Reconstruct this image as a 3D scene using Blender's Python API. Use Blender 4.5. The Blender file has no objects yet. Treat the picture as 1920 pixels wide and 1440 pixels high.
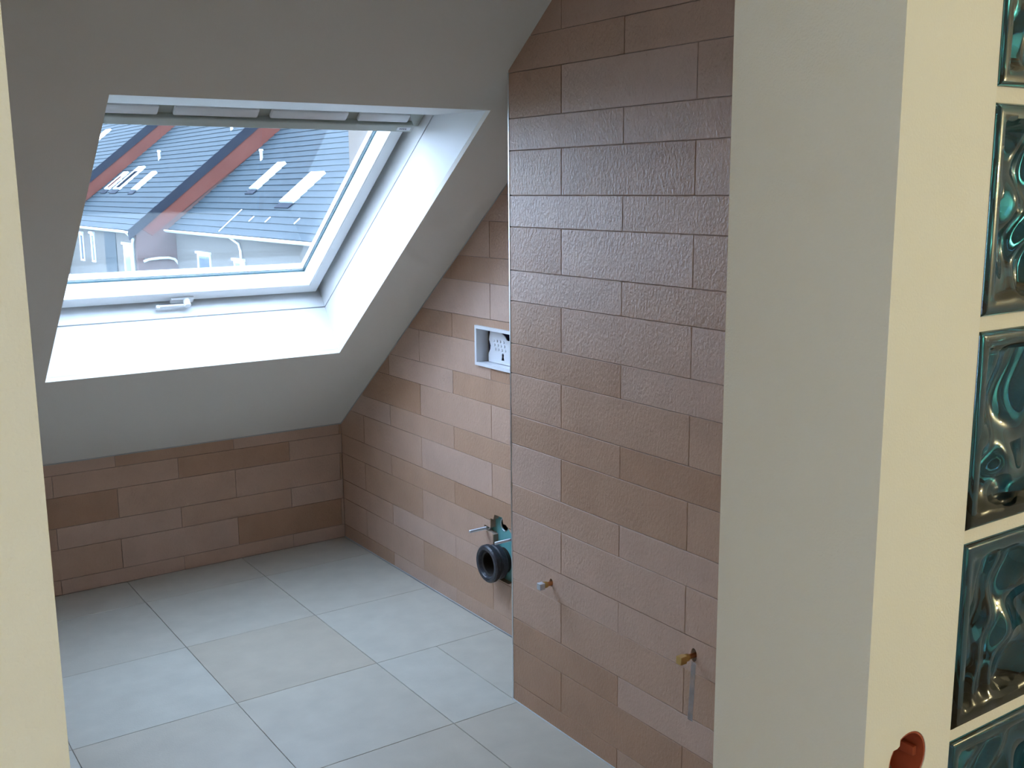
import bpy, bmesh, math, random
from mathutils import Vector, Matrix
from mathutils.geometry import tessellate_polygon

random.seed(7)
scene = bpy.context.scene
COL = scene.collection

# ------------------------------------------------------------------ camera
EYE = 1.845
cam_data = bpy.data.cameras.new('camera')
cam_data.sensor_fit = 'HORIZONTAL'
cam_data.sensor_width = 36.0
cam_data.lens = 36.0 * 1981.0 / 1920.0
cam_data.clip_start = 0.05
cam_data.clip_end = 400
cam = bpy.data.objects.new('camera', cam_data)
COL.objects.link(cam)
_R = Vector((0.82496884, -0.56512053, -0.00807434))
_U = Vector((0.10908456, 0.14519254, 0.98337159))
_F = Vector((0.55455114, 0.81213171, -0.18142525))
cam.matrix_world = Matrix(((_R.x, _U.x, -_F.x, 0), (_R.y, _U.y, -_F.y, 0), (_R.z, _U.z, -_F.z, EYE), (0, 0, 0, 1)))
scene.camera = cam

# ------------------------------------------------------------------ world (overcast daylight) and exposure
world = bpy.data.worlds.new('overcast_sky')
scene.world = world
world.use_nodes = True
wn = world.node_tree
bg = wn.nodes['Background']
bg.inputs['Color'].default_value = (0.58, 0.72, 1.0, 1)
bg.inputs['Strength'].default_value = 14.5
scene.view_settings.view_transform = 'Standard'
scene.view_settings.look = 'None'
scene.view_settings.gamma = 1
scene.view_settings.use_curve_mapping = False
scene.view_settings.exposure = 0.04
scene.cycles.max_bounces = 8
scene.cycles.diffuse_bounces = 3
scene.cycles.transmission_bounces = 8
LAMP_POWER = 16.5
LAMP_SMALL = 31.0
LAMP_COLOR = (1.0, 0.86, 0.50)

# ------------------------------------------------------------------ measured layout (metres)
XP, YE = 2.034, 2.9895            # face and far edge of the boxed-out tiled wall
XW, YB = 2.3415, 5.0446           # rear part of the right wall, back (knee) wall
ZK = 0.6288                       # knee wall height
AL = 0.6604                       # slope of the roof
CA, SA = math.cos(AL), math.sin(AL)
XR, YN, YF, XL = 0.972, 0.7034, 0.9434, 0.1202   # doorway
XG = 1.1425                       # start of the glass blocks
WX1, WX2, WS1, WS2 = 0.7926, 2.0612, 0.7826, 2.4183   # roof window opening
ZC = 2.62                         # flat ceiling
ZDOOR = 2.30                      # top of doorway
XLEFT = 0.10                     # left wall
L15 = 0.5945

# ------------------------------------------------------------------ materials
def new_mat(name):
    m = bpy.data.materials.new(name)
    m.use_nodes = True
    nt = m.node_tree
    return m, nt, nt.nodes['Principled BSDF']

def plain(name, col, rough=0.5, metal=0.0, bump=0.0, scale=200.0, var=0.0, spec=0.5):
    m, nt, b = new_mat(name)
    b.inputs['Base Color'].default_value = (*col, 1)
    b.inputs['Roughness'].default_value = rough
    b.inputs['Metallic'].default_value = metal
    b.inputs['Specular IOR Level'].default_value = spec
    geo = nt.nodes.new('ShaderNodeNewGeometry')
    nz = nt.nodes.new('ShaderNodeTexNoise')
    nz.inputs['Scale'].default_value = scale
    nz.inputs['Detail'].default_value = 3
    nt.links.new(geo.outputs['Position'], nz.inputs['Vector'])
    if var:
        mx = nt.nodes.new('ShaderNodeMix')
        mx.data_type = 'RGBA'
        mx.inputs[6].default_value = (*[c * (1 - var) for c in col], 1)
        mx.inputs[7].default_value = (*[min(1, c * (1 + var)) for c in col], 1)
        nt.links.new(nz.outputs['Fac'], mx.inputs[0])
        nt.links.new(mx.outputs[2], b.inputs['Base Color'])
    if bump:
        bp = nt.nodes.new('ShaderNodeBump')
        bp.inputs['Strength'].default_value = 1
        bp.inputs['Distance'].default_value = bump
        nt.links.new(nz.outputs['Fac'], bp.inputs['Height'])
        nt.links.new(bp.outputs['Normal'], b.inputs['Normal'])
    return m

def stone(name, cols, rough, bump, bscale, mottle=0.08, spec=0.5):
    """stoneware tile: one tint per tile, cloudy mottling, fine relief"""
    m, nt, b = new_mat(name)
    oi = nt.nodes.new('ShaderNodeObjectInfo')
    ramp = nt.nodes.new('ShaderNodeValToRGB')
    ramp.color_ramp.interpolation = 'LINEAR'
    els = ramp.color_ramp.elements
    while len(els) < len(cols):
        els.new(0.5)
    for i, (pos, c) in enumerate(cols):
        els[i].position = pos
        els[i].color = (*c, 1)
    nt.links.new(oi.outputs['Random'], ramp.inputs['Fac'])
    geo = nt.nodes.new('ShaderNodeNewGeometry')
    n1 = nt.nodes.new('ShaderNodeTexNoise')
    n1.inputs['Scale'].default_value = 9
    n1.inputs['Detail'].default_value = 5
    nt.links.new(geo.outputs['Position'], n1.inputs['Vector'])
    mr = nt.nodes.new('ShaderNodeMapRange')
    mr.inputs[1].default_value = 0.3
    mr.inputs[2].default_value = 0.7
    mr.inputs[3].default_value = 1 - mottle
    mr.inputs[4].default_value = 1 + mottle
    nt.links.new(n1.outputs['Fac'], mr.inputs[0])
    vm = nt.nodes.new('ShaderNodeVectorMath')
    vm.operation = 'SCALE'
    nt.links.new(ramp.outputs['Color'], vm.inputs[0])
    nt.links.new(mr.outputs[0], vm.inputs['Scale'])
    nt.links.new(vm.outputs[0], b.inputs['Base Color'])
    n2 = nt.nodes.new('ShaderNodeTexNoise')
    n2.inputs['Scale'].default_value = bscale
    n2.inputs['Detail'].default_value = 4
    n2.inputs['Roughness'].default_value = 0.6
    mp = nt.nodes.new('ShaderNodeMapping')
    mp.inputs['Rotation'].default_value = (0.7, 0, 0)
    mp.inputs['Scale'].default_value = (1, 1, 0.6)
    nt.links.new(geo.outputs['Position'], mp.inputs['Vector'])
    nt.links.new(mp.outputs['Vector'], n2.inputs['Vector'])
    bp = nt.nodes.new('ShaderNodeBump')
    bp.inputs['Strength'].default_value = 1
    bp.inputs['Distance'].default_value = bump
    nt.links.new(n2.outputs['Fac'], bp.inputs['Height'])
    nt.links.new(bp.outputs['Normal'], b.inputs['Normal'])
    b.inputs['Roughness'].default_value = rough
    b.inputs['Specular IOR Level'].default_value = spec
    return m

M = {}
M['paint'] = plain('matt_wall_paint', (0.80, 0.76, 0.70), 0.85, bump=0.0006, scale=350)
M['paint_hall'] = plain('cream_hall_paint', (0.82, 0.81, 0.75), 0.8, bump=0.0006, scale=350)
M['ceil'] = plain('matt_ceiling_paint', (0.86, 0.82, 0.75), 0.9, bump=0.0004, scale=350)
M['lining'] = plain('white_lining_board', (0.86, 0.86, 0.85), 0.5)
M['white'] = plain('white_window_lacquer', (0.88, 0.88, 0.87), 0.3)
M['ventgrey'] = plain('grey_green_vent_bar', (0.52, 0.54, 0.48), 0.4)
M['plastic'] = plain('white_plastic', (0.80, 0.81, 0.84), 0.4)
M['tile_wall'] = stone('beige_wall_tile', [(0.0, (0.48, 0.285, 0.180)), (0.3, (0.55, 0.35, 0.24)), (0.62, (0.59, 0.39, 0.285)), (1.0, (0.62, 0.43, 0.335))], 0.42, 0.0030, 115, 0.05, 0.5)
M['tile_floor'] = stone('light_floor_tile', [(0.0, (0.47, 0.42, 0.34)), (0.5, (0.50, 0.47, 0.40)), (1.0, (0.51, 0.50, 0.44))], 0.38, 0.0006, 160, 0.06)
M['grout'] = plain('beige_grout', (0.40, 0.30, 0.24), 0.9, var=0.15, scale=60)
M['grout_floor'] = plain('grey_floor_grout', (0.42, 0.40, 0.37), 0.9, var=0.15, scale=60)
M['sealant'] = plain('pale_grey_sealant', (0.45, 0.47, 0.48), 0.4)
M['alu'] = plain('satin_aluminium', (0.78, 0.80, 0.82), 0.3, 1.0)
M['rubber'] = plain('worn_black_rubber', (0.035, 0.038, 0.05), 0.38, bump=0.002, scale=90, var=0.6)
M['pipe_in'] = plain('dark_pipe_inside', (0.02, 0.015, 0.013), 0.6)
M['teal'] = plain('turquoise_powder_coat', (0.16, 0.44, 0.44), 0.4, var=0.12, scale=40)
M['zinc'] = plain('zinc_plated_steel', (0.62, 0.66, 0.72), 0.35, 0.9)
M['brass'] = plain('brass', (0.62, 0.42, 0.16), 0.3, 1.0)
M['copper'] = plain('copper', (0.72, 0.34, 0.16), 0.28, 1.0)
M['cavity'] = plain('dark_wall_cavity', (0.10, 0.075, 0.055), 0.95, var=0.4, scale=40)
M['navy'] = plain('dark_blue_foam', (0.015, 0.015, 0.05), 0.7)
M['gasket'] = plain('dark_teal_gasket', (0.05, 0.13, 0.15), 0.5)
M['boxred'] = plain('brick_red_plastic', (0.36, 0.075, 0.035), 0.35, var=0.25, scale=60)
M['wire'] = plain('black_cable', (0.012, 0.01, 0.01), 0.4)
M['mortar'] = plain('cream_mortar', (0.80, 0.77, 0.68), 0.85, bump=0.0008, scale=300)
M['print'] = plain('grey_print', (0.12, 0.12, 0.13), 0.6)
M['slate'] = plain('slate_roof_tile', (0.022, 0.032, 0.038), 0.8, var=0.35, scale=3.0, spec=0.1)
M['slate_dark'] = plain('dark_slate_cladding', (0.012, 0.016, 0.024), 0.8, var=0.25, scale=2.0, spec=0.1)
M['redwall'] = plain('weathered_red_gable', (0.095, 0.032, 0.024), 0.9, var=0.25, scale=0.8, spec=0.1)
M['render'] = plain('pale_render', (0.080, 0.074, 0.066), 0.9, var=0.08, scale=0.6, spec=0.1)
M['pinkrender'] = plain('pink_render', (0.080, 0.050, 0.045), 0.9, var=0.08, scale=0.6, spec=0.1)
M['zincgutter'] = plain('bright_zinc_gutter', (0.80, 0.84, 0.86), 0.3, 0.6)
M['housepane'] = plain('dim_window_pane', (0.05, 0.075, 0.10), 0.1)
M['skypane'] = plain('sky_mirroring_pane', (0.92, 0.95, 0.97), 0.04, 1.0)
M['ground'] = plain('street_and_gardens', (0.16, 0.19, 0.14), 0.95, var=0.3, scale=0.3)
M['wood'] = plain('hall_floor_boards', (0.42, 0.36, 0.28), 0.5, var=0.2, scale=8)

def pane_material():
    m = bpy.data.materials.new('double_glazing')
    m.use_nodes = True
    nt = m.node_tree
    nt.nodes.clear()
    out = nt.nodes.new('ShaderNodeOutputMaterial')
    mix = nt.nodes.new('ShaderNodeMixShader')
    tr = nt.nodes.new('ShaderNodeBsdfTransparent')
    tr.inputs['Color'].default_value = (0.93, 0.975, 0.98, 1)
    gl = nt.nodes.new('ShaderNodeBsdfGlossy')
    gl.inputs['Roughness'].default_value = 0.0
    geo = nt.nodes.new('ShaderNodeNewGeometry')
    mr = nt.nodes.new('ShaderNodeMapRange')       # the same reflectance from both sides of the pane
    mr.inputs[3].default_value = 1.6
    mr.inputs[4].default_value = 1 / 1.6
    fr = nt.nodes.new('ShaderNodeFresnel')
    nt.links.new(geo.outputs['Backfacing'], mr.inputs[0])
    nt.links.new(mr.outputs[0], fr.inputs['IOR'])
    nt.links.new(fr.outputs[0], mix.inputs[0])
    nt.links.new(tr.outputs[0], mix.inputs[1])
    nt.links.new(gl.outputs[0], mix.inputs[2])
    nt.links.new(mix.outputs[0], out.inputs[0])
    return m
M['pane'] = pane_material()

def block_glass():
    m, nt, b = new_mat('teal_block_glass')
    b.inputs['Base Color'].default_value = (0.045, 0.26, 0.36, 1)
    b.inputs['Roughness'].default_value = 0.03
    b.inputs['IOR'].default_value = 1.5
    b.inputs['Transmission Weight'].default_value = 1.0
    return m
M['block'] = block_glass()
M['block_edge'] = plain('deep_teal_block_edge', (0.008, 0.10, 0.16), 0.25)

def stain_mat():
    m, nt, b = new_mat('damp_streak')
    b.inputs['Base Color'].default_value = (0.40, 0.40, 0.41, 1)
    b.inputs['Roughness'].default_value = 0.5
    geo = nt.nodes.new('ShaderNodeTexCoord')
    nz = nt.nodes.new('ShaderNodeTexNoise')
    nz.inputs['Scale'].default_value = 25
    nt.links.new(geo.outputs['Object'], nz.inputs['Vector'])
    mr = nt.nodes.new('ShaderNodeMapRange')
    mr.inputs[1].default_value = 0.3
    mr.inputs[2].default_value = 0.7
    mr.inputs[3].default_value = 0.15
    mr.inputs[4].default_value = 0.45
    nt.links.new(nz.outputs['Fac'], mr.inputs[0])
    nt.links.new(mr.outputs[0], b.inputs['Alpha'])
    return m
M['stain'] = stain_mat()

# ------------------------------------------------------------------ helpers
class MB:
    """collects shapes, then links them as ONE mesh object"""
    def __init__(self):
        self.bm = bmesh.new()

    def box(self, a, b, bevel=0.0, fr=None):
        x0, y0, z0 = a
        x1, y1, z1 = b
        pts = [(x0, y0, z0), (x1, y0, z0), (x1, y1, z0), (x0, y1, z0), (x0, y0, z1), (x1, y0, z1), (x1, y1, z1), (x0, y1, z1)]
        if fr:
            pts = [fr(*p) for p in pts]
        v = [self.bm.verts.new(p) for p in pts]
        fs = [self.bm.faces.new([v[i] for i in q]) for q in ((0, 3, 2, 1), (4, 5, 6, 7), (0, 1, 5, 4), (1, 2, 6, 5), (2, 3, 7, 6), (3, 0, 4, 7))]
        if bevel:
            es = list({e for f in fs for e in f.edges})
            bmesh.ops.bevel(self.bm, geom=es, offset=bevel, segments=2, affect='EDGES', profile=0.5)
        return self

    def prism(self, outer, holes, d0, d1, fr):
        """polygon (u,v) with holes, extruded from depth d0 to d1; fr maps (u,v,d) to space"""
        loops = [outer] + list(holes)
        flat = [p for l in loops for p in l]
        tris = tessellate_polygon([[Vector((p[0], p[1], 0)) for p in l] for l in loops])
        va = [self.bm.verts.new(fr(p[0], p[1], d0)) for p in flat]
        vb = [self.bm.verts.new(fr(p[0], p[1], d1)) for p in flat]
        for t in tris:
            for vs in ([va[i] for i in t], [vb[i] for i in reversed(t)]):
                try:
                    self.bm.faces.new(vs)
                except ValueError:
                    pass
        k = 0
        for l in loops:
            n = len(l)
            for i in range(n):
                j = (i + 1) % n
                self.bm.faces.new((va[k + i], va[k + j], vb[k + j], vb[k + i]))
            k += n
        return self

    def tube(self, p0, p1, r0, r1=None, n=16, caps=True):
        p0, p1 = Vector(p0), Vector(p1)
        r1 = r0 if r1 is None else r1
        ax = (p1 - p0).normalized()
        t = Vector((0, 0, 1)) if abs(ax.z) < 0.9 else Vector((1, 0, 0))
        u = ax.cross(t).normalized()
        w = ax.cross(u)
        ra, rb = [], []
        for i in range(n):
            a = 2 * math.pi * i / n
            d = u * math.cos(a) + w * math.sin(a)
            ra.append(self.bm.verts.new(p0 + d * r0))
            rb.append(self.bm.verts.new(p1 + d * r1))
        for i in range(n):
            j = (i + 1) % n
            self.bm.faces.new((ra[i], ra[j], rb[j], rb[i]))
        if caps:
            self.bm.faces.new(ra[::-1])
            self.bm.faces.new(rb)
        return self

    def lathe(self, prof, p0, ax, n=40, closed=True):
        """profile [(r, h)] turned about the axis ax through p0"""
        p0, ax = Vector(p0), Vector(ax).normalized()
        t = Vector((0, 0, 1)) if abs(ax.z) < 0.9 else Vector((1, 0, 0))
        u = ax.cross(t).normalized()
        w = ax.cross(u)
        rings = []
        for r, h in prof:
            if r < 1e-6:
                rings.append([self.bm.verts.new(p0 + ax * h)])
            else:
                rings.append([self.bm.verts.new(p0 + ax * h + (u * math.cos(2 * math.pi * i / n) + w * math.sin(2 * math.pi * i / n)) * r) for i in range(n)])
        pairs = list(zip(rings, rings[1:]))
        if closed:
            pairs.append((rings[-1], rings[0]))
        for a, b in pairs:
            for i in range(n):
                j = (i + 1) % n
                if len(a) == 1 and len(b) == 1:
                    continue
                if len(a) == 1:
                    self.bm.faces.new((a[0], b[i], b[j]))
                elif len(b) == 1:
                    self.bm.faces.new((a[i], b[0], a[j]))
                else:
                    self.bm.faces.new((a[i], b[i], b[j], a[j]))
        return self

    def cable(self, pts, r, n=8):
        pts = [Vector(p) for p in pts]
        prev = None
        for i, p in enumerate(pts):
            d = (pts[min(i + 1, len(pts) - 1)] - pts[max(i - 1, 0)]).normalized()
            t = Vector((0, 0, 1)) if abs(d.z) < 0.9 else Vector((1, 0, 0))
            u = d.cross(t).normalized()
            w = d.cross(u)
            ring = [self.bm.verts.new(p + (u * math.cos(2 * math.pi * k / n) + w * math.sin(2 * math.pi * k / n)) * r) for k in range(n)]
            if prev:
                for k in range(n):
                    j = (k + 1) % n
                    self.bm.faces.new((prev[k], prev[j], ring[j], ring[k]))
            else:
                self.bm.faces.new(ring[::-1])
            prev = ring
        self.bm.faces.new(prev)
        return self

    def mesh(self, name, mat, smooth=False):
        bmesh.ops.recalc_face_normals(self.bm, faces=self.bm.faces)
        me = bpy.data.meshes.new(name)
        self.bm.to_mesh(me)
        self.bm.free()
        me.materials.append(M[mat])
        if smooth:
            for p in me.polygons:
                p.use_smooth = True
            me.set_sharp_from_angle(angle=math.radians(40))
        return me

    def build(self, name, mat, parent=None, smooth=False):
        return link(name, self.mesh(name, mat, smooth), parent)

def link(name, me, parent=None):
    o = bpy.data.objects.new(name, me)
    COL.objects.link(o)
    if parent is not None:
        o.parent = parent
        o.matrix_parent_inverse = parent.matrix_world.inverted() if parent.matrix_world != Matrix() else Matrix()
    return o

def tag(o, label, cat, kind=None, group=None):
    o['label'] = label
    o['category'] = cat
    if kind:
        o['kind'] = kind
    if group:
        o['group'] = group
    return o

def empty(name):
    o = bpy.data.objects.new(name, None)
    o.empty_display_size = 0.1
    COL.objects.link(o)
    return o

def circle(cx, cy, r, n=28, ry=None):
    ry = r if ry is None else ry
    return [(cx + r * math.cos(2 * math.pi * i / n), cy + ry * math.sin(2 * math.pi * i / n)) for i in range(n)]

def rect(u0, v0, u1, v1):
    return [(u0, v0), (u1, v0), (u1, v1), (u0, v1)]

def clip_half(poly, a, b, c):
    """keep a*u + b*v <= c"""
    out = []
    for i in range(len(poly)):
        p, q = poly[i], poly[(i + 1) % len(poly)]
        dp, dq = a * p[0] + b * p[1] - c, a * q[0] + b * q[1] - c
        if dp <= 0:
            out.append(p)
        if dp * dq < 0:
            t = dp / (dp - dq)
            out.append((p[0] + t * (q[0] - p[0]), p[1] + t * (q[1] - p[1])))
    return out

def area(poly):
    return 0.5 * abs(sum(poly[i][0] * poly[(i + 1) % len(poly)][1] - poly[(i + 1) % len(poly)][0] * poly[i][1] for i in range(len(poly))))

JOINT = 0.0022
TH = 0.004
_cache = {}

def rect_tile_mesh(w, h, mat):
    key = (round(w, 4), round(h, 4), mat)
    if key not in _cache:
        bm = bmesh.new()
        c = 0.0011
        lv = []
        for ins, d in ((0, 0), (0, TH - c), (c, TH)):
            lv.append([bm.verts.new(p) for p in ((ins, ins, d), (w - ins, ins, d), (w - ins, h - ins, d), (ins, h - ins, d))])
        for a, b in zip(lv, lv[1:]):
            for i in range(4):
                j = (i + 1) % 4
                bm.faces.new((a[i], a[j], b[j], b[i]))
        bm.faces.new(lv[2])
        me = bpy.data.meshes.new('tile')
        bm.to_mesh(me)
        bm.free()
        me.materials.append(M[mat])
        _cache[key] = me
    return _cache[key]

def lay_tiles(parent, frame, cells, mat, clip=None, holes=()):
    """cells: (u0, v0, u1, v1) on the wall; frame: 4x4 from (u,v,depth) to space, depth 0 = bedding, TH = face"""
    for (u0, v0, u1, v1) in cells:
        j = JOINT / 2
        r = rect(u0 + j, v0 + j, u1 - j, v1 - j)
        poly = r
        if clip:
            for (a, b, c) in clip:
                poly = clip_half(poly, a, b, c)
                if len(poly) < 3:
                    break
        if len(poly) < 3 or area(poly) < 1e-4:
            continue
        hs = []
        for h in holes:
            us = [p[0] for p in h]
            vs = [p[1] for p in h]
            if min(us) < u1 - j and max(us) > u0 + j and min(vs) < v1 - j and max(vs) > v0 + j:
                hs.append(h)
        if poly == r and not hs:
            o = link('tile', rect_tile_mesh(u1 - u0 - JOINT, v1 - v0 - JOINT, mat), parent)
            o.matrix_world = frame @ Matrix.Translation((u0 + j, v0 + j, 0))
            continue
        mb = MB()
        if not hs:
            mb.prism(poly, [], 0, TH, lambda u, v, d: (u, v, d))
        else:
            # cut the opening out of the tile: boolean on two small prisms
            mb.prism(poly, [], 0, TH, lambda u, v, d: (u, v, d))
        o = mb.build('tile', mat, parent)
        o.matrix_world = frame
        for h in hs:
            cutter = MB().prism(h, [], -0.02, 0.03, lambda u, v, d: (u, v, d)).build('cutter', mat)
            cutter.matrix_world = frame
            md = o.modifiers.new('cut', 'BOOLEAN')
            md.object = cutter
            md.operation = 'DIFFERENCE'
            md.solver = 'EXACT'
            bpy.context.view_layer.update()
            dg = bpy.context.evaluated_depsgraph_get()
            me = bpy.data.meshes.new_from_object(o.evaluated_get(dg))
            o.modifiers.clear()
            o.data = me
            bpy.data.objects.remove(cutter)

def rows_between(z_lo, z_hi):
    """wall courses: 14.6 cm and 10.4 cm in turn; returns (z0, z1, tall?)"""
    zs = [(2.2207, None)]
    out = []
    z, tall = 2.2207, True
    while z > z_lo:
        h = 0.1463 if tall else 0.1041
        out.append((max(z - h, z_lo), z, tall))
        z -= h
        tall = not tall
    z, tall = 2.2207, False
    while z < z_hi:
        h = 0.1463 if tall else 0.1041
        out.append((z, min(z + h, z_hi), tall))
        z += h
        tall = not tall
    return out

def cells_for(u_lo, u_hi, z_lo, z_hi, tall_joint, low_joint, step):
    cells = []
    for z0, z1, tall in rows_between(z_lo, z_hi):
        if z1 - z0 < 0.006 or z0 >= z_hi:
            continue
        j = tall_joint if tall else low_joint
        k = math.floor((u_lo - j) / step)
        u = j + k * step
        while u < u_hi:
            a, b = max(u, u_lo), min(u + step, u_hi)
            if b - a > 0.008:
                cells.append((a, z0, b, min(z1, z_hi)))
            u += step
    return cells

def slope_frame(x, s, n):
    """x across, s up the roof slope from the knee wall, n outward through the roof"""
    return (x, YB - s * CA + n * SA, ZK + s * SA + n * CA)

def slope_z(y):
    return ZK + (YB - y) * math.tan(AL)

# ------------------------------------------------------------------ the bathroom shell
# floor
fl = MB().box((XLEFT, YN - 0.005, -0.2), (XP + 0.5, YB + 0.1, -TH)).build('floor', 'grout_floor')
tag(fl, 'bathroom floor of large pale beige square tiles', 'floor', 'structure')
GX, GY, GDX, GDY = 1.1889, 4.1349, 0.5723, 0.5883
F_FLOOR = Matrix(((1, 0, 0, 0), (0, 1, 0, 0), (0, 0, 1, -TH), (0, 0, 0, 1)))
cells = []
for i in range(-4, 3):
    for j in range(-2, 7):
        x0, x1 = GX + i * GDX, GX + (i + 1) * GDX
        y1, y0 = GY - (j - 0) * GDY, GY - (j + 1) * GDY
        x0, x1 = max(x0, XLEFT), min(x1, XW)
        y0, y1 = max(y0, YF - 0.24), min(y1, YB)
        if x1 - x0 < 0.02 or y1 - y0 < 0.02:
            continue
        if y1 <= YE + 0.001:
            x1 = min(x1, XP)
        elif y0 < YE and x1 > XP:
            # the floor tile beside the corner of the boxed-out wall
            cells.append((XP, YE, x1, y1))
            x1 = XP
        if x1 - x0 > 0.02:
            cells.append((x0, y0, x1, y1))
lay_tiles(fl, F_FLOOR, cells, 'tile_floor')

# back knee wall; u = x, v = z, faces -Y
wb = MB().box((XLEFT, YB + TH, -0.2), (XW + 0.4, YB + 0.25, ZK + 0.05)).build('wall_back', 'grout')
tag(wb, 'low knee wall with beige tiles under the sloping ceiling', 'wall', 'structure')
F_BACK = Matrix(((1, 0, 0, 0), (0, 0, -1, YB + TH), (0, 1, 0, 0), (0, 0, 0, 1)))
lay_tiles(wb, F_BACK, cells_for(XLEFT, XW, 0.0, ZK, 1.752, 2.045, 0.575), 'tile_wall')

# right wall, rear part; u = y, v = z, faces -X
HOLE_FLUSH = rect(3.355, 1.131, 3.678, 1.286)
HOLE_WC = [(3.599, 0.476), (3.577, 0.477), (3.568, 0.500), (3.508, 0.502), (3.503, 0.476), (3.482, 0.477), (3.450, 0.455), (3.432, 0.444), (3.425, 0.40),
           (3.432, 0.240), (3.47, 0.222), (3.56, 0.222), (3.588, 0.25), (3.580, 0.370), (3.580, 0.408), (3.60, 0.414), (3.642, 0.412), (3.648, 0.436), (3.60, 0.434)]
f_right = lambda u, v, d: (XW + TH + d, u, v)
wr = MB().prism([(YE, -0.2), (YB + 0.2, -0.2), (YB + 0.2, 0.55), (YB, ZK + 0.02), (YE, slope_z(YE) + 0.02)], [HOLE_FLUSH, HOLE_WC], 0, 0.05, f_right).build('wall_right', 'grout')
tag(wr, 'rear part of right wall with beige tiles below the roof slope', 'wall', 'structure')
MB().box((XW + 0.20, YE, -0.2), (XW + 0.30, YB + 0.2, 2.4)).build('backing', 'cavity', wr)
F_RIGHT = Matrix(((0, 0, -1, XW + TH), (1, 0, 0, 0), (0, 1, 0, 0), (0, 0, 0, 1)))
TA = math.tan(AL)
clip_slope = [(TA, 1.0, ZK + YB * TA)]
lay_tiles(wr, F_RIGHT, cells_for(YE - 0.02, YB, 0.0, 2.3, 3.583, 3.8855, L15), 'tile_wall', clip_slope, [HOLE_FLUSH, HOLE_WC])

# boxed-out tiled wall in front of it
PIPES = [(2.752, 0.524, 0.010, 0.0145), (2.066, 0.520, 0.011, 0.020)]
HOLES_P = [circle(y, z, ry, 16, rz) for y, z, ry, rz in PIPES]
HOLES_P[1] = circle(2.062, 0.521, 0.0125, 16, 0.021)
f_panel = lambda u, v, d: (XP + TH + d, u, v)
wp = MB().prism([(YF, -0.2), (YE - 0.004, -0.2), (YE - 0.004, slope_z(YE)), ((YB - (ZC - ZK) / TA), ZC + 0.02), (YF, ZC + 0.02)], HOLES_P, 0, 0.07, f_panel)
wp.box((XP + 0.075, YF, -0.2), (XP + 0.12, YE - 0.004, slope_z(YE) + 0.0))
wp.box((XP + TH, YE - 0.012, -0.2), (XW + TH + 0.2, YE - 0.004, slope_z(YE)))
wp = wp.build('wall_boxing', 'grout')
tag(wp, 'tall boxed-out wall section clad in beige rough tiles', 'wall', 'structure')
F_PANEL = Matrix(((0, 0, -1, XP + TH), (1, 0, 0, 0), (0, 1, 0, 0), (0, 0, 0, 1)))
lay_tiles(wp, F_PANEL, cells_for(YF, YE - 0.004, 0.0, ZC, 2.696, 2.3987, L15), 'tile_wall', clip_slope, HOLES_P)
# damp streak that ran down from the nearer pipe
st = MB()
for k in range(12):
    z1, z0 = 0.50 - k * 0.0155, 0.50 - (k + 1) * 0.0155
    st.box((XP - 0.0006, 2.0525 + 0.0007 * k, z0), (XP - 0.0001, 2.0705 + 0.0009 * k, z1))
st.build('damp_streak', 'stain', wp)

# sloping ceiling with the window opening; u = x, v = s
s_top = (ZC - ZK) / SA
f_slope = lambda u, v, d: slope_frame(u, v, d)
ce = MB().prism(rect(XLEFT, 0.0, XW + 0.02, s_top), [rect(WX1, WS1, WX2, WS2)], 0, 0.02, f_slope).build('ceiling', 'ceil')
tag(ce, 'sloping plastered ceiling under the roof, off-white', 'ceiling', 'structure')
y_flat = YB - (ZC - ZK) / TA
cf = MB().box((XLEFT, YN, ZC), (XW + 0.3, y_flat + 0.05, ZC + 0.1)).build('ceiling_flat', 'ceil')
tag(cf, 'flat plastered ceiling above the doorway end of the bathroom', 'ceiling', 'structure')
rf = MB().prism(rect(XLEFT - 0.3, -0.25, XW + 0.5, s_top + 0.3), [rect(WX1 - 0.045, WS1 - 0.04, WX2 + 0.045, 2.165)], 0.25, 0.40, f_slope).build('roof', 'slate_dark')
tag(rf, 'thick roof build-up behind the sloping ceiling, around the roof window', 'roof', 'structure')
wl = MB().box((XLEFT - 0.1, YF, -0.2), (XLEFT, YB + 0.3, ZC + 0.1)).build('wall_left', 'tile_wall')
tag(wl, 'left bathroom wall hidden behind the door jamb', 'wall', 'structure')
# outer right wall so that no daylight leaks in behind the tiles
wo = MB().box((XW + 0.30, YN, -0.2), (XW + 0.42, YB + 0.3, ZC + 0.1)).build('wall_outer', 'paint')
tag(wo, 'party wall behind the tiled right wall', 'wall', 'structure')

# front partition with doorway, glass-block opening and switch-box hole; u = x, v = z
GP, GZ, GJ = 0.2610, 1.9455, 0.018
G_ROWS, G_COLS = 6, 2
gz_top = GZ + GP - GJ / 2 + GJ
gz_bot = GZ - 5 * GP + GP - GP + GJ / 2 - GJ
XG2 = XG + G_COLS * GP + GJ * 0
f_front = lambda u, v, d: (u, YN + d, v)
outer = [(XLEFT - 0.9, -0.2), (XL, -0.2), (XL, ZDOOR), (XR, ZDOOR), (XR, -0.2), (XW + 0.42, -0.2), (XW + 0.42, 2.8), (XLEFT - 0.9, 2.8)]
SWX, SWZ, SWR = 1.0565, 1.160, 0.0365
notch = []
for i in range(40):
    a = 2 * math.pi * i / 40
    r = SWR
    d = (a - math.radians(128) + math.pi) % (2 * math.pi) - math.pi
    if abs(d) < 0.17:
        r -= 0.0075 * (1 - abs(d) / 0.17 * 0.3)          # crumb of plaster left in the rim
    notch.append((SWX + r * math.cos(a), SWZ + r * math.sin(a)))
wf = MB().prism(outer, [rect(XG, GZ - 5 * GP, XG2, GZ + GP), notch], 0, YF - YN, f_front).build('wall_front', 'paint_hall')
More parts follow.
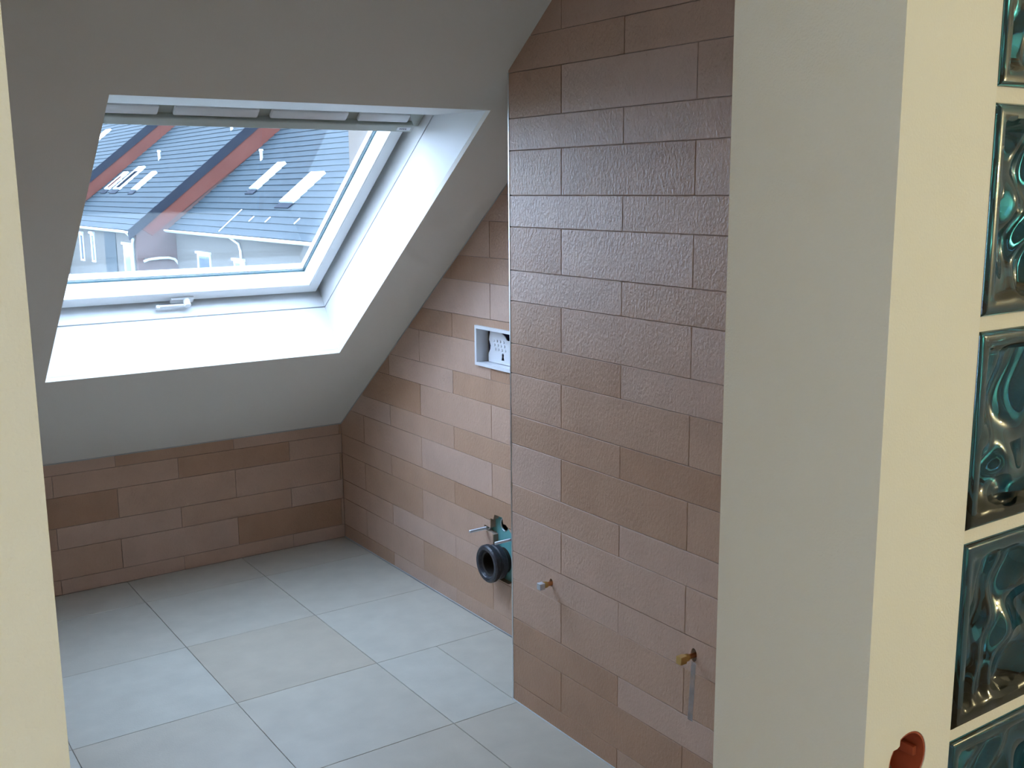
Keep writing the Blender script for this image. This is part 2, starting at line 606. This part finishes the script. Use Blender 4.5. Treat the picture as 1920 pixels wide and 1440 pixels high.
tag(wf, 'cream plastered partition with open doorway and glass block field', 'wall', 'structure')
# mortar grid of the glass blocks
mo = MB()
for i in range(G_ROWS + 1):
    zc = GZ + GP - i * GP
    z0, z1 = max(zc - GJ / 2, GZ - 5 * GP), min(zc + GJ / 2, GZ + GP)
    mo.box((XG, YN + 0.003, z0), (XG2, YN + 0.077, z1))
for k in range(1, G_COLS + 1):
    xc = XG + k * GP
    mo.box((xc - GJ, YN + 0.003, GZ - 5 * GP), (xc, YN + 0.077, GZ + GP))
mo.build('mortar', 'mortar', wf)

def glass_block_mesh(seed, w, h):
    rnd = random.Random(seed)
    ph = [rnd.uniform(0, 6.28) for _ in range(6)]
    n = 44
    rim = 0.017
    bm = bmesh.new()
    def depth(u, v):
        e = min(u, w - u, v, h - v)
        d = 0.0
        if e < 0.006:
            d = 0.005 * (1 - e / 0.006) ** 2
        elif e > rim:
            t = min(1, (e - rim) / 0.012)
            t = t * t * (3 - 2 * t)
            wave = (math.sin(52 * u + 34 * v + ph[0] + 1.8 * math.sin(24 * v + ph[1])) * 0.5
                    + math.sin(95 * u - 31 * v + ph[2] + 1.5 * math.sin(35 * u + ph[3])) * 0.35
                    + math.sin(55 * v + 18 * u + ph[4]) * 0.4)
            d = t * (0.0125 + 0.0105 * wave)
        return d
    us = [0, 0.002, 0.004, 0.006] + [0.006 + (w - 0.012) * i / n for i in range(1, n)] + [w - 0.006, w - 0.004, w - 0.002, w]
    vs = [0, 0.002, 0.004, 0.006] + [0.006 + (h - 0.012) * i / n for i in range(1, n)] + [h - 0.006, h - 0.004, h - 0.002, h]
    grid = [[bm.verts.new((u, depth(u, v), v)) for u in us] for v in vs]
    for a in range(len(vs) - 1):
        for b in range(len(us) - 1):
            bm.faces.new((grid[a][b], grid[a][b + 1], grid[a + 1][b + 1], grid[a + 1][b]))
    ring = ([grid[0][b] for b in range(len(us))] + [grid[a][-1] for a in range(1, len(vs))]
            + [grid[-1][b] for b in range(len(us) - 2, -1, -1)] + [grid[a][0] for a in range(len(vs) - 2, 0, -1)])
    back = [bm.verts.new((v.co.x, 0.08, v.co.z)) for v in ring]
    for i in range(len(ring)):
        j = (i + 1) % len(ring)
        bm.faces.new((ring[i], back[i], back[j], ring[j])).material_index = 1
    bm.faces.new(back)
    bmesh.ops.recalc_face_normals(bm, faces=bm.faces)
    me = bpy.data.meshes.new('glass_block')
    bm.to_mesh(me)
    bm.free()
    for p in me.polygons:
        p.use_smooth = True
    me.set_sharp_from_angle(angle=math.radians(50))
    me.materials.append(M['block'])
    me.materials.append(M['block_edge'])
    return me
bw, bh = GP - GJ, GP - GJ
blocks = [glass_block_mesh(s, bw, bh) for s in (3, 11, 5)]
for i in range(G_ROWS):
    for k in range(G_COLS):
        o = link('glass_block', blocks[(i + k) % 3], wf)
        o.location = (XG + k * GP, YN - 0.004, GZ + GP - (i + 1) * GP + GJ / 2)

# switch box in the partition
sb = empty('switch_box')
sb.location = (SWX, YN, SWZ)
tag(sb, 'brick-red round electrical box in plaster hole beside glass blocks', 'socket box')
bpy.context.view_layer.update()
MB().lathe([(0.0362, 0.001), (0.0362, 0.042), (0.0, 0.042), (0.0, 0.039), (0.0335, 0.039), (0.0335, 0.001)], (SWX, YN, SWZ), (0, 1, 0), 40, True).build('cup', 'boxred', sb, True)
for dx in (-0.0255, 0.0255):
    MB().box((SWX + dx - 0.0035, YN + 0.008, SWZ - 0.006), (SWX + dx + 0.0035, YN + 0.036, SWZ + 0.006), 0.001).build('screw_lug', 'boxred', sb)
MB().cable([(SWX - 0.012, YN + 0.038, SWZ - 0.012), (SWX - 0.014, YN + 0.02, SWZ - 0.006), (SWX - 0.02, YN + 0.010, SWZ - 0.012), (SWX - 0.022, YN + 0.012, SWZ - 0.026)], 0.004).build('cable', 'wire', sb, True)

# hall that the camera stands in
HX0, HX1, HY0, HZ = -1.6, XW + 0.42, -2.6, 2.78
def hall(name, a, b, label, cat, mat='paint_hall'):
    return tag(MB().box(a, b).build(name, mat), label, cat, 'structure')
hall('floor_hall', (HX0, HY0, -0.2), (HX1, YN, -0.01), 'hall floor in front of the doorway', 'floor', 'wood')
hall('ceiling_hall', (HX0, HY0, HZ), (HX1, YN, HZ + 0.1), 'hall ceiling above the doorway', 'ceiling')
whl = MB().prism(rect(HY0, -0.2, YN + 0.1, HZ + 0.1), [rect(-1.28, 0.93, -0.58, 1.87)], 0, 0.1, lambda u, v, d: (HX0 - d, u, v)).build('wall_hall_left', 'paint_hall')
tag(whl, 'cream left wall of the hall with a small daylit window', 'wall', 'structure')
w2 = MB().prism(rect(-1.28, 0.93, -0.58, 1.87), [rect(-1.23, 0.98, -0.63, 1.82)], 0.03, 0.08, lambda u, v, d: (HX0 - d, u, v)).build('window_2', 'white')
tag(w2, 'small white hall window beside the photographer', 'window', 'structure')
MB().box((HX0 - 0.056, -1.23, 0.98), (HX0 - 0.052, -0.63, 1.82)).build('window_pane', 'pane', w2)
hall('wall_hall_right', (HX1, HY0, -0.2), (HX1 + 0.1, YN + 0.1, HZ + 0.1), 'cream right wall of the hall', 'wall')
hall('wall_hall_back', (HX0, HY0 - 0.1, -0.2), (HX1, HY0, HZ + 0.1), 'cream wall behind the photographer', 'wall')
hall('wall_front_left', (HX0 - 0.1, YN, -0.2), (XLEFT - 0.9, YN + 0.24, HZ + 0.1), 'cream partition left of the doorway', 'wall')

# trims: metal corner bead, sealant beads
t1 = MB().box((XP - 0.0015, YE - 0.006, 0.0), (XP + 0.012, YE + 0.0005, slope_z(YE) - 0.004), 0.001).build('trim_1', 'alu')
tag(t1, 'slim metal edge profile on corner of the boxed-out tiled wall', 'trim', 'structure')
def bead(name, a, b, r, label):
    return tag(MB().tube(a, b, r, n=8).build(name, 'sealant', None, True), label, 'trim', 'structure')
bead('trim_2', (XW - 0.001, YB, 0.0), (XW - 0.001, YE, 0.0), 0.003, 'pale sealant line along the foot of the rear right wall')
bead('trim_3', (XP - 0.001, YE, 0.0), (XP - 0.001, YF, 0.0), 0.003, 'pale sealant line along the foot of the boxed-out wall')
bead('trim_4', slope_frame(XLEFT, 0.0, 0.0), slope_frame(XW, 0.0, 0.0), 0.004, 'pale sealant line between knee wall and sloping ceiling')
bead('trim_5', slope_frame(XW, 0.0, 0.0), slope_frame(XW, (YB - YE) / CA, 0.0), 0.003, 'pale sealant line between rear right wall and roof slope')

# ------------------------------------------------------------------ roof window
win = empty('window_1')
tag(win, 'white roof window set deep in the sloping ceiling', 'window', 'structure')
N1 = 0.243                                   # depth of the lining
ST = 2.118                                   # top of the frame, where the level top lining ends
T = 0.018
sf = slope_frame
# lining boards
MB().box((WX2, WS1 - T, 0.0205), (WX2 + T, WS2 + 0.03, N1), 0, sf).build('lining_board', 'lining', win)
MB().box((WX1 - T, WS1 - T, 0.0205), (WX1, WS2 + 0.03, N1), 0, sf).build('lining_board', 'lining', win)
MB().prism([(WS1, 0.0205), (WS1 + 0.010, N1), (WS1 - T, N1), (WS1 - T, 0.0205)], [], WX1, WX2, lambda s, n, x: sf(x, s, n)).build('lining_board', 'lining', win)
MB().prism([(WS2 - 0.0005, 0.0005), (ST, N1), (ST + 0.04, N1 + 0.005), (WS2 + 0.03, 0.0205), (WS2 - 0.0005, 0.0205)], [], WX1, WX2, lambda s, n, x: sf(x, s, n)).build('lining_board', 'lining', win)
# fixed frame, a few millimetres behind the lining (the groove)
f_win = lambda u, v, d: sf(u, v, d)
G = 0.0055
SX0, SX1, SS0, SS1 = 0.8175, 2.0365, 0.8085, 2.105
fo = rect(WX1 - 0.044, WS1 - 0.039, WX2 + 0.044, 2.164)
fr_ = MB().prism(fo, [rect(WX1, WS1 + 0.012, WX2, ST)], N1 + G, 0.300, f_win)
fr_.prism(fo, [rect(WX1 - 0.002, WS1 + 0.004, WX2 + 0.002, ST)], 0.3005, 0.3645, f_win)
fr_.prism(fo, [rect(SX0 - 0.001, SS0 - 0.001, SX1 + 0.001, SS1 + 0.001)], 0.365, 0.45, f_win)
fr_.build('frame', 'white', win)
MB().prism(fo, [rect(WX1 - 0.006, WS1 + 0.002, WX2 + 0.006, ST + 0.006)], N1, N1 + G, f_win).build('groove', 'sealant', win)
# sash: flat room-side face, sloped glazing bead towards the pane
NS, NG = 0.322, 0.398
IX0, IX1, IS0, IS1 = 0.871, 1.983, 0.868, 2.04
PX0, PX1, PS0, PS1 = 0.874, 1.980, 0.871, 2.036
sash = empty('sash')
sash.parent = win
def ring_loft(mb, loops):
    vs = [[mb.bm.verts.new(sf(*p)) for p in l] for l in loops]
    for a, b in zip(vs, vs[1:] + vs[:1]):
        for i in range(4):
            j = (i + 1) % 4
            mb.bm.faces.new((a[i], a[j], b[j], b[i]))
def rl(x0, s0, x1, s1, n):
    return [(x0, s0, n), (x1, s0, n), (x1, s1, n), (x0, s1, n)]
sm = MB()
c = 0.004
ring_loft(sm, [rl(SX0, SS0, SX1, SS1, 0.445), rl(SX0, SS0, SX1, SS1, NS + c), rl(SX0 + c, SS0 + c, SX1 - c, SS1 - c, NS),
               rl(IX0 - 0.005, IS0 - 0.005, IX1 + 0.005, IS1 + 0.005, NS), rl(IX0, IS0, IX1, IS1, NS + 0.003),
               rl(PX0, PS0, PX1, PS1, NG), rl(PX0, PS0, PX1, PS1, 0.445)])
sash_bars = sm.build('sash_bars', 'white', win)
# gasket round the pane
g = MB()
ring_loft(g, [rl(PX0 - 0.001, PS0 - 0.001, PX1 + 0.001, PS1 + 0.001, NG + 0.0005), rl(PX0 - 0.001, PS0 - 0.001, PX1 + 0.001, PS1 + 0.001, NG + 0.006),
              rl(PX0 + 0.004, PS0 + 0.004, PX1 - 0.004, PS1 - 0.004, NG + 0.006), rl(PX0 + 0.003, PS0 + 0.003, PX1 - 0.003, PS1 - 0.003, NG + 0.0005)])
g.build('gasket', 'gasket', sash_bars)
g = MB()                                     # spacer of the double glazing
ring_loft(g, [rl(PX0 - 0.002, PS0 - 0.002, PX1 + 0.002, PS1 + 0.002, NG + 0.012), rl(PX0 - 0.002, PS0 - 0.002, PX1 + 0.002, PS1 + 0.002, NG + 0.024),
              rl(PX0 + 0.009, PS0 + 0.009, PX1 - 0.009, PS1 - 0.009, NG + 0.024), rl(PX0 + 0.009, PS0 + 0.009, PX1 - 0.009, PS1 - 0.009, NG + 0.012)])
g.build('spacer', 'alu', sash_bars)
MB().box((PX0 - 0.0015, PS0 - 0.0015, NG + 0.007), (PX1 + 0.0015, PS1 + 0.0015, NG + 0.011), 0, sf).build('window_pane', 'pane', sash_bars)
bpy.data.objects.remove(sash)
# ventilation bar along the top with its slats
vb = MB()
vb.box((WX1 + 0.003, 2.000, 0.290), (WX2 - 0.003, ST - 0.001, 0.345), 0, sf)
vb.box((WX1 + 0.030, 1.992, 0.266), (2.022, 2.030, 0.292), 0.004, sf)
vb = vb.build('ventilation_bar', 'ventgrey', win)
for x0, x1 in ((0.83, 1.060), (1.110, 1.402), (1.447, 1.738), (1.783, 1.992)):
    MB().box((x0, 2.036, 0.272), (x1, 2.078, 0.2895), 0.006, sf).build('vent_slat', 'white', vb, True)
# data plate with its tiny illegible print
dp = MB().box((1.955, 2.003, 0.2645), (2.012, 2.020, 0.2658), 0, sf).build('data_plate', 'plastic', vb)
pr = MB()
for k in range(4):
    pr.box((1.966 + k * 0.0078, 2.0085, 0.2640), (1.9715 + k * 0.0078, 2.0145, 0.2644), 0, sf)
pr.build('print', 'print', vb)
# handle on the lower sash bar
hd = MB().box((1.352, 0.806, 0.3105), (1.452, 0.838, 0.3225), 0.003, sf).build('handle', 'white', win)
MB().tube(sf(1.418, 0.826, 0.312), sf(1.418, 0.826, 0.282), 0.0155, 0.0145, 20).build('knob', 'white', hd, True)
lv = MB().box((1.292, 0.8105, 0.286), (1.418, 0.826, 0.296), 0.003, sf)
lv.box((1.284, 0.8085, 0.280), (1.300, 0.828, 0.297), 0.004, sf)
lv.build('lever', 'white', hd, True)
MB().box((1.69, 0.800, 0.330), (1.72, 0.812, 0.36), 0.002, sf).build('catch', 'gasket', win)

# ------------------------------------------------------------------ flush plate frame
fp = empty('flush_frame')
fp.location = (XW, 3.517, 1.208)
tag(fp, 'white plastic flush plate frame, still open, set in the tiled wall', 'flush plate')
bpy.context.view_layer.update()
f_fp = lambda u, v, d: (XW - d, u, v)
FY0, FY1, FZ0, FZ1 = 3.350, 3.684, 1.125, 1.292
fm = MB().prism(rect(FY0, FZ0, FY1, FZ1), [rect(FY0 + 0.013, FZ0 + 0.013, FY1 - 0.013, FZ1 - 0.013)], 0.0005, 0.013, f_fp)
fm.build('frame', 'plastic', fp)
iw = MB().prism(rect(FY0 + 0.0085, FZ0 + 0.0085, FY1 - 0.0085, FZ1 - 0.0085), [rect(FY0 + 0.0125, FZ0 + 0.0125, FY1 - 0.0125, FZ1 - 0.0125)], -0.058, 0.010, f_fp)
iw.build('shaft', 'plastic', fp)
# inner mask with a torn edge, keyhole and raised dots
my0, my1, mz0, mz1 = 3.366, 3.650, 1.140, 1.277
edge = [(my1 - 0.004, mz0), (my1 - 0.001, mz0 + 0.03), (my1 - 0.016, mz0 + 0.052), (my1 - 0.020, mz0 + 0.068), (my1 - 0.008, mz0 + 0.092), (my1 - 0.018, mz1)]
key = [(3.541 + 0.0085 * math.cos(a), 1.177 + 0.0085 * math.sin(a)) for a in [math.radians(d) for d in (-50, 0, 50, 90, 130, 180, 230)]] + [(3.530, 1.155), (3.552, 1.155)]
mk = MB().prism([(my0, mz0)] + edge + [(3.552, mz1), (3.546, mz1 - 0.012), (3.526, mz1 - 0.020), (3.510, mz1 - 0.036), (my0, mz1 - 0.038)], [key], -0.036, -0.032, f_fp).build('inner_mask', 'plastic', fp)
for r in range(3):
    for k in range(4):
        MB().tube((XW + 0.0325, 3.606 - k * 0.024 - r * 0.006, 1.232 - r * 0.017), (XW + 0.0285, 3.606 - k * 0.024 - r * 0.006, 1.232 - r * 0.017), 0.006, 0.005, 12).build('raised_dot', 'plastic', mk)
MB().box((XW + 0.048, FY0 + 0.0135, FZ0 + 0.0135), (XW + 0.056, FY1 - 0.0135, FZ1 - 0.0135)).build('cistern_wall', 'navy', fp)

# ------------------------------------------------------------------ toilet mounting bracket and drain
br = empty('toilet_bracket')
br.location = (XW + 0.03, 3.54, 0.36)
tag(br, 'turquoise steel toilet bracket with two threaded rods in wall cutout', 'bracket')
bpy.context.view_layer.update()
f_br = lambda u, v, d: (XW + 0.026 + d, u, v)
hole = circle(3.530, 0.462, 0.026, 24, 0.026)
MB().prism([(3.410, 0.21), (3.655, 0.21), (3.655, 0.447), (3.607, 0.452), (3.607, 0.475), (3.590, 0.515), (3.41, 0.515)], [hole, circle(3.536, 0.305, 0.0545, 32)], 0, 0.004, f_br).build('plate', 'teal', br)
MB().lathe([(0.026, 0), (0.029, -0.002), (0.029, 0.004), (0.026, 0.004)], (XW + 0.026, 3.530, 0.462), (1, 0, 0), 28).build('hole_rim', 'zinc', br, True)
for (y, z, tip) in ((3.632, 0.425, 2.256), (3.452, 0.421, 2.266)):
    rod = MB().tube((XW + 0.024, y, z), (tip + 0.002, y, z), 0.0060, None, 16)
    for k in range(int((XW - tip) / 0.0022)):
        x = XW - 0.001 - k * 0.0022
        rod.lathe([(0.0058, 0), (0.0067, 0.0007), (0.0058, 0.0014)], (x, y, z), (-1, 0, 0), 14, False)
    rod.tube((tip + 0.002, y, z), (tip, y, z), 0.0060, 0.0046, 16)
    rod = rod.build('threaded_rod', 'zinc', br, True)
    MB().tube((XW + 0.024, y, z), (XW + 0.012, y, z), 0.012, None, 6).build('nut', 'zinc', rod)
dr = empty('drain_connector')
DY, DZ = 3.536, 0.305
dr.location = (XW, DY, DZ)
tag(dr, 'black rubber-sealed toilet drain pipe end sticking out of wall', 'drain pipe')
bpy.context.view_layer.update()
X0 = XW - 0.064
MB().lathe([(0.055, 0.004), (0.060, -0.002), (0.074, -0.003), (0.080, 0.003), (0.081, 0.020), (0.076, 0.027), (0.069, 0.030), (0.069, 0.034), (0.074, 0.038), (0.075, 0.058), (0.070, 0.064), (0.055, 0.064)],
           (X0, DY, DZ), (1, 0, 0), 48).build('rubber_seal', 'rubber', dr, True)
MB().lathe([(0.0525, 0.010), (0.0525, 0.12), (0.046, 0.12), (0.046, 0.014)], (X0, DY, DZ), (1, 0, 0), 40).build('pipe', 'pipe_in', dr, True)
MB().lathe([(0.0, 0.115), (0.05, 0.115), (0.05, 0.12), (0.0, 0.12)], (X0, DY, DZ), (1, 0, 0), 32, False).build('pipe_bottom', 'pipe_in', dr, True)

# ------------------------------------------------------------------ capped pipe stubs on the boxed-out wall
def pipe_stub(y, z, tip, label, capmat):
    e = empty('pipe_stub')
    e.location = (XP, y, z)
    tag(e, label, 'pipe', None, 'capped pipe ends on the tiled wall')
    bpy.context.view_layer.update()
    MB().tube((XP + 0.06, y, z), (XP - 0.022, y, z), 0.0075, None, 18).build('pipe', 'copper', e, True)
    cl = MB().lathe([(0.0075, 0), (0.0095, 0.001), (0.0115, 0.006), (0.0115, 0.014), (0.0075, 0.016)], (XP - 0.016, y, z), (-1, 0, 0), 20).build('collar', 'brass', e, True)
    x1 = XP - 0.032
    MB().box((tip, y - 0.0105, z - 0.0125), (x1, y + 0.0105, z + 0.0105), 0.0015).build('square_plug', capmat, e)
    return e
pipe_stub(2.752, 0.522, 1.981, 'capped brass pipe end nearer the corner edge of the tiled wall', 'zinc')
pipe_stub(2.066, 0.518, 1.978, 'capped brass pipe end near door reveal, above a damp streak', 'brass')

# ------------------------------------------------------------------ hall lamp behind the camera
def lamp_bulb(pos, r, power, lamp):
    ld = bpy.data.lights.new('bulb', 'POINT')
    ld.energy = power
    ld.color = LAMP_COLOR
    ld.shadow_soft_size = r
    o = bpy.data.objects.new('bulb', ld)
    COL.objects.link(o)
    o.parent = lamp
    o.matrix_parent_inverse = lamp.matrix_world.inverted()
    o.location = pos
LX, LY = -0.90, -0.80
lp = empty('ceiling_lamp')
lp.location = (LX, LY, HZ)
tag(lp, 'bare warm bulb in a white holder on the hall ceiling', 'lamp')
bpy.context.view_layer.update()
MB().lathe([(0, 0), (0.05, 0), (0.05, 0.012), (0.022, 0.03), (0.022, 0.075), (0, 0.075)], (LX, LY, HZ), (0, 0, -1), 28, False).build('lamp_holder', 'plastic', lp, True)
lamp_bulb((LX, LY, HZ - 0.13), 0.05, LAMP_POWER, lp)
WY, WZ = -0.55, 1.88
wlp = empty('wall_lamp')
wlp.location = (HX1, WY, WZ)
tag(wlp, 'bare warm bulb in a white socket on the right hall wall', 'lamp')
bpy.context.view_layer.update()
MB().lathe([(0, 0), (0.045, 0), (0.045, 0.012), (0.02, 0.03), (0.02, 0.08), (0, 0.08)], (HX1, WY, WZ), (-1, 0, 0), 28, False).build('lamp_socket', 'plastic', wlp, True)
lamp_bulb((HX1 - 0.11, WY, WZ), 0.024, LAMP_SMALL, wlp)

# ------------------------------------------------------------------ row houses outside the window
TB = 0.81
CB = 1 / math.sqrt(1 + TB * TB)
SB = TB * CB
ZE = 0.245
gnd = MB().box((-60, 8, -6.3), (90, 140, -6.0)).build('ground', 'ground')
tag(gnd, 'gardens and street far below between the houses', 'ground', 'structure')

def row_house(xe, y0, y1, ze, depth, label, red):
    """eaves at x = xe facing us, gable end at y = y0; roof rises towards +X"""
    h = empty('row_house')
    h.location = (xe + 0.3, y0, -6.0)
    tag(h, label, 'house', None, 'row houses across the gardens')
    bpy.context.view_layer.update()
    xr = xe + depth
    zr = ze + depth * TB
    f_g = lambda u, v, d: (u, d, v)
    # walls: facade block and gable ends
    MB().prism([(xe + 0.3, -6.0), (xr * 2 - xe - 0.3, -6.0), (xr * 2 - xe - 0.3, ze), (xr, zr - 0.2), (xe + 0.3, ze + 0.05)], [], y0 + 0.25, y1 - 0.02, f_g).build('facade', 'render', h)
    gw = [(xe + 0.32, ze - 0.05), (xr, zr - 0.25), (2 * xr - xe - 0.32, ze - 0.05)]
    MB().prism([(xe + 0.32, -6.0)] + gw + [(2 * xr - xe - 0.32, -6.0)], [], y0 + 0.02, y0 + 0.2, f_g).build('gable_lower', 'pinkrender', h)
    MB().prism([(xe + 0.45, ze + 0.12)] + [(xe + 1.0, ze - 0.25), (xr, zr - 1.6), (2 * xr - xe - 1.0, ze - 0.25), (2 * xr - xe - 0.45, ze + 0.12), (xr, zr - 0.25)], [], y0 - 0.02, y0 + 0.02, f_g).build('gable_wall', 'redwall', h)
    # dark slate-clad verge along the gable
    MB().prism([(xe, ze + 0.02), (xr, zr + 0.02), (2 * xr - xe, ze + 0.02), (2 * xr - xe, ze - 0.50), (xr, zr - 0.50), (xe + 0.02, ze - 0.42)], [], y0 - 0.06, y0 + 0.10, f_g).build('verge_band', 'slate_dark', h)
    # roof of stepped courses
    st, th = 0.36, 0.035
    n = int(depth / CB / st)
    prof = []
    for k in range(n):
        a, b = k * st, (k + 1) * st
        prof += [(a, 0.0), (a, th), (b, 0.004)]
    prof += [(n * st, -0.15), (0.0, -0.15)]
    MB().prism([(xe + t * CB - d * SB, ze + t * SB + d * CB) for t, d in prof], [], y0 - 0.04, y1, f_g).build('roof', 'slate', h)
    MB().prism([(xr - 0.1, zr), (2 * xr - xe, ze), (2 * xr - xe, ze - 0.15), (xr - 0.1, zr - 0.15)], [], y0 - 0.04, y1, f_g).build('roof', 'slate', h)
    # gutter: half round with front bead
    gut = MB().prism([(xe - 0.10 + 0.085 * math.cos(a), ze - 0.04 + 0.085 * math.sin(a)) for a in [math.pi + math.pi * k / 10 for k in range(11)]]
                     + [(xe - 0.10 + 0.07 * math.cos(a), ze - 0.04 + 0.07 * math.sin(a)) for a in [2 * math.pi - math.pi * k / 10 for k in range(11)]], [], y0 - 0.05, y1, f_g)
    gut.tube((xe - 0.19, y0 - 0.05, ze - 0.03), (xe - 0.19, y1, ze - 0.03), 0.035, n=8)
    gut.build('gutter', 'zincgutter', h)
    return h

def roof_pt(xe, ze, x, d=0.0):
    return (x - d * SB, ze + (x - xe) * TB + d * CB)

def skylight(h, xe, ze, xa, xb, ya, yb):
    """roof window lying on the slope from x = xa up to xb, between ya and yb"""
    def P(x, y, d):
        px, pz = roof_pt(xe, ze, x, d)
        return (px, y, pz)
    c = 0.07
    fm = MB()
    for (x0, x1, y0, y1) in ((xa, xa + c, ya, yb), (xb - 0.28, xb, ya, yb), (xa + c, xb - 0.28, ya, ya + c), (xa + c, xb - 0.28, yb - c, yb)):
        fm.box((x0, y0, 0.0), (x1, y1, 0.12), 0, P)
    f = fm.build('skylight', 'zincgutter', h)
    MB().box((xa + c, ya + c, 0.06), (xb - 0.28, yb - c, 0.10), 0, P).build('pane', 'skypane', f)
    MB().box((xa - 0.22, ya - 0.05, 0.0), (xa - 0.02, yb + 0.05, 0.06), 0, P).build('flashing', 'slate_dark', f)
    return f

def house_window(h, x, y0, y1, z0, z1):
    f = MB()
    c = 0.09
    f.box((x - 0.05, y0, z0), (x + 0.02, y0 + c, z1)).box((x - 0.05, y1 - c, z0), (x + 0.02, y1, z1))
    f.box((x - 0.05, y0 + c, z0), (x + 0.02, y1 - c, z0 + c)).box((x - 0.05, y0 + c, z1 - c), (x + 0.02, y1 - c, z1))
    f.box((x - 0.12, y0 - 0.05, z1), (x + 0.01, y1 + 0.05, z1 + 0.10))
    f = f.build('window', 'zincgutter', h)
    MB().box((x - 0.02, y0 + c, z0 + c), (x + 0.01, y1 - c, z1 - c)).build('pane', 'housepane', f)

def roof_vent(h, xe, ze, x, y):
    px, pz = roof_pt(xe, ze, x)
    v = MB().tube((px, y, pz - 0.05), (px, y, pz + 0.38), 0.07, n=12)
    v.tube((px, y, pz + 0.38), (px, y, pz + 0.46), 0.11, 0.09, n=12)
    v.build('vent_pipe', 'zincgutter', h, True)

H1X, H2X, GY2, H3X, GY3 = 13.84, 12.176, 46.72, 10.65, 60.0
h1 = row_house(H1X, 18.0, GY2 - 0.16, ZE, 8.5, 'nearest row house with two bright skylights on its slate roof', True)
h2 = row_house(H2X, GY2, GY3 - 0.1, ZE, 9.5, 'middle row house with red gable and three narrow skylights', True)
h3 = row_house(H3X, GY3, 78.0, ZE, 10.5, 'farthest row house, highest slate roof at the window corner', True)
skylight(h1, H1X, ZE, 15.86, 17.14, 41.10, 41.88)
skylight(h1, H1X, ZE, 15.25, 16.56, 36.10, 37.30)
skylight(h2, H2X, ZE, 14.28, 15.37, 57.85, 58.70)
skylight(h2, H2X, ZE, 14.27, 15.66, 55.75, 56.90)
skylight(h2, H2X, ZE, 14.22, 15.26, 52.45, 53.22)
skylight(h3, H3X, ZE, 15.6, 17.2, 68.0, 69.2)
roof_vent(h1, H1X, ZE, 17.45, 44.6)
roof_vent(h2, H2X, ZE, 16.13, 55.0)
roof_vent(h2, H2X, ZE, 17.55, 48.3)
# snow hooks and a lightning wire near the eaves of the nearest house
for y in (29.5, 31.6, 34.06, 36.7, 38.3):
    a, b = roof_pt(H1X, ZE, 14.40, 0.06), roof_pt(H1X, ZE, 14.62, 0.06)
    MB().tube((a[0], y, a[1]), (b[0], y, b[1]), 0.02, n=6).build('snow_hook', 'zincgutter', h1)
a, b = roof_pt(H1X, ZE, 13.9, 0.06), roof_pt(H1X, ZE, 14.9, 0.06)
MB().tube((a[0], 40.2, a[1]), (b[0], 40.3, b[1]), 0.018, n=6).build('lightning_wire', 'zincgutter', h1)
# facade details
fx1, fx2 = H1X + 0.3, H2X + 0.3
house_window(h1, fx1, 42.1, 43.7, -2.1, -0.66)
house_window(h1, fx1, 38.3, 39.4, -2.1, -0.74)
house_window(h1, fx1, 33.4, 34.9, -2.2, -0.80)
MB().cable([(H1X - 0.05, 38.9, 0.16), (fx1 - 0.06, 38.7, -0.10), (fx1 - 0.08, 38.5, -0.35), (fx1 - 0.08, 38.45, -5.9)], 0.05).build('downpipe', 'zincgutter', h1, True)
house_window(h2, fx2, 56.3, 57.1, -1.55, -0.18)
house_window(h2, fx2, 54.0, 54.7, -1.50, -0.12)
MB().box((fx2 - 0.04, 50.0, -2.4), (fx2 + 0.01, 52.0, 0.10)).build('cladding_panel', 'slate', h2)
house_window(h2, fx2, 47.5, 48.7, -1.75, -0.42)
MB().cable([(H2X - 0.05, 46.9, 0.16), (fx2 - 0.06, 46.95, -0.15), (fx2 - 0.08, 47.05, -0.35), (fx2 - 0.08, 47.05, -5.9)], 0.06).build('downpipe', 'zincgutter', h2, True)
# curved awning on the gable side of the middle house
aw = MB().cable([(12.72, 46.65, -1.10), (12.95, 46.65, -1.02), (13.4, 46.65, -0.98), (13.8, 46.65, -0.98), (14.05, 46.65, -1.05), (14.25, 46.65, -1.30)], 0.06).build('awning_rail', 'zincgutter', h2, True)
MB().box((12.75, 46.64, -1.0), (13.7, 46.72, -0.95)).build('awning_cloth', 'render', h2)
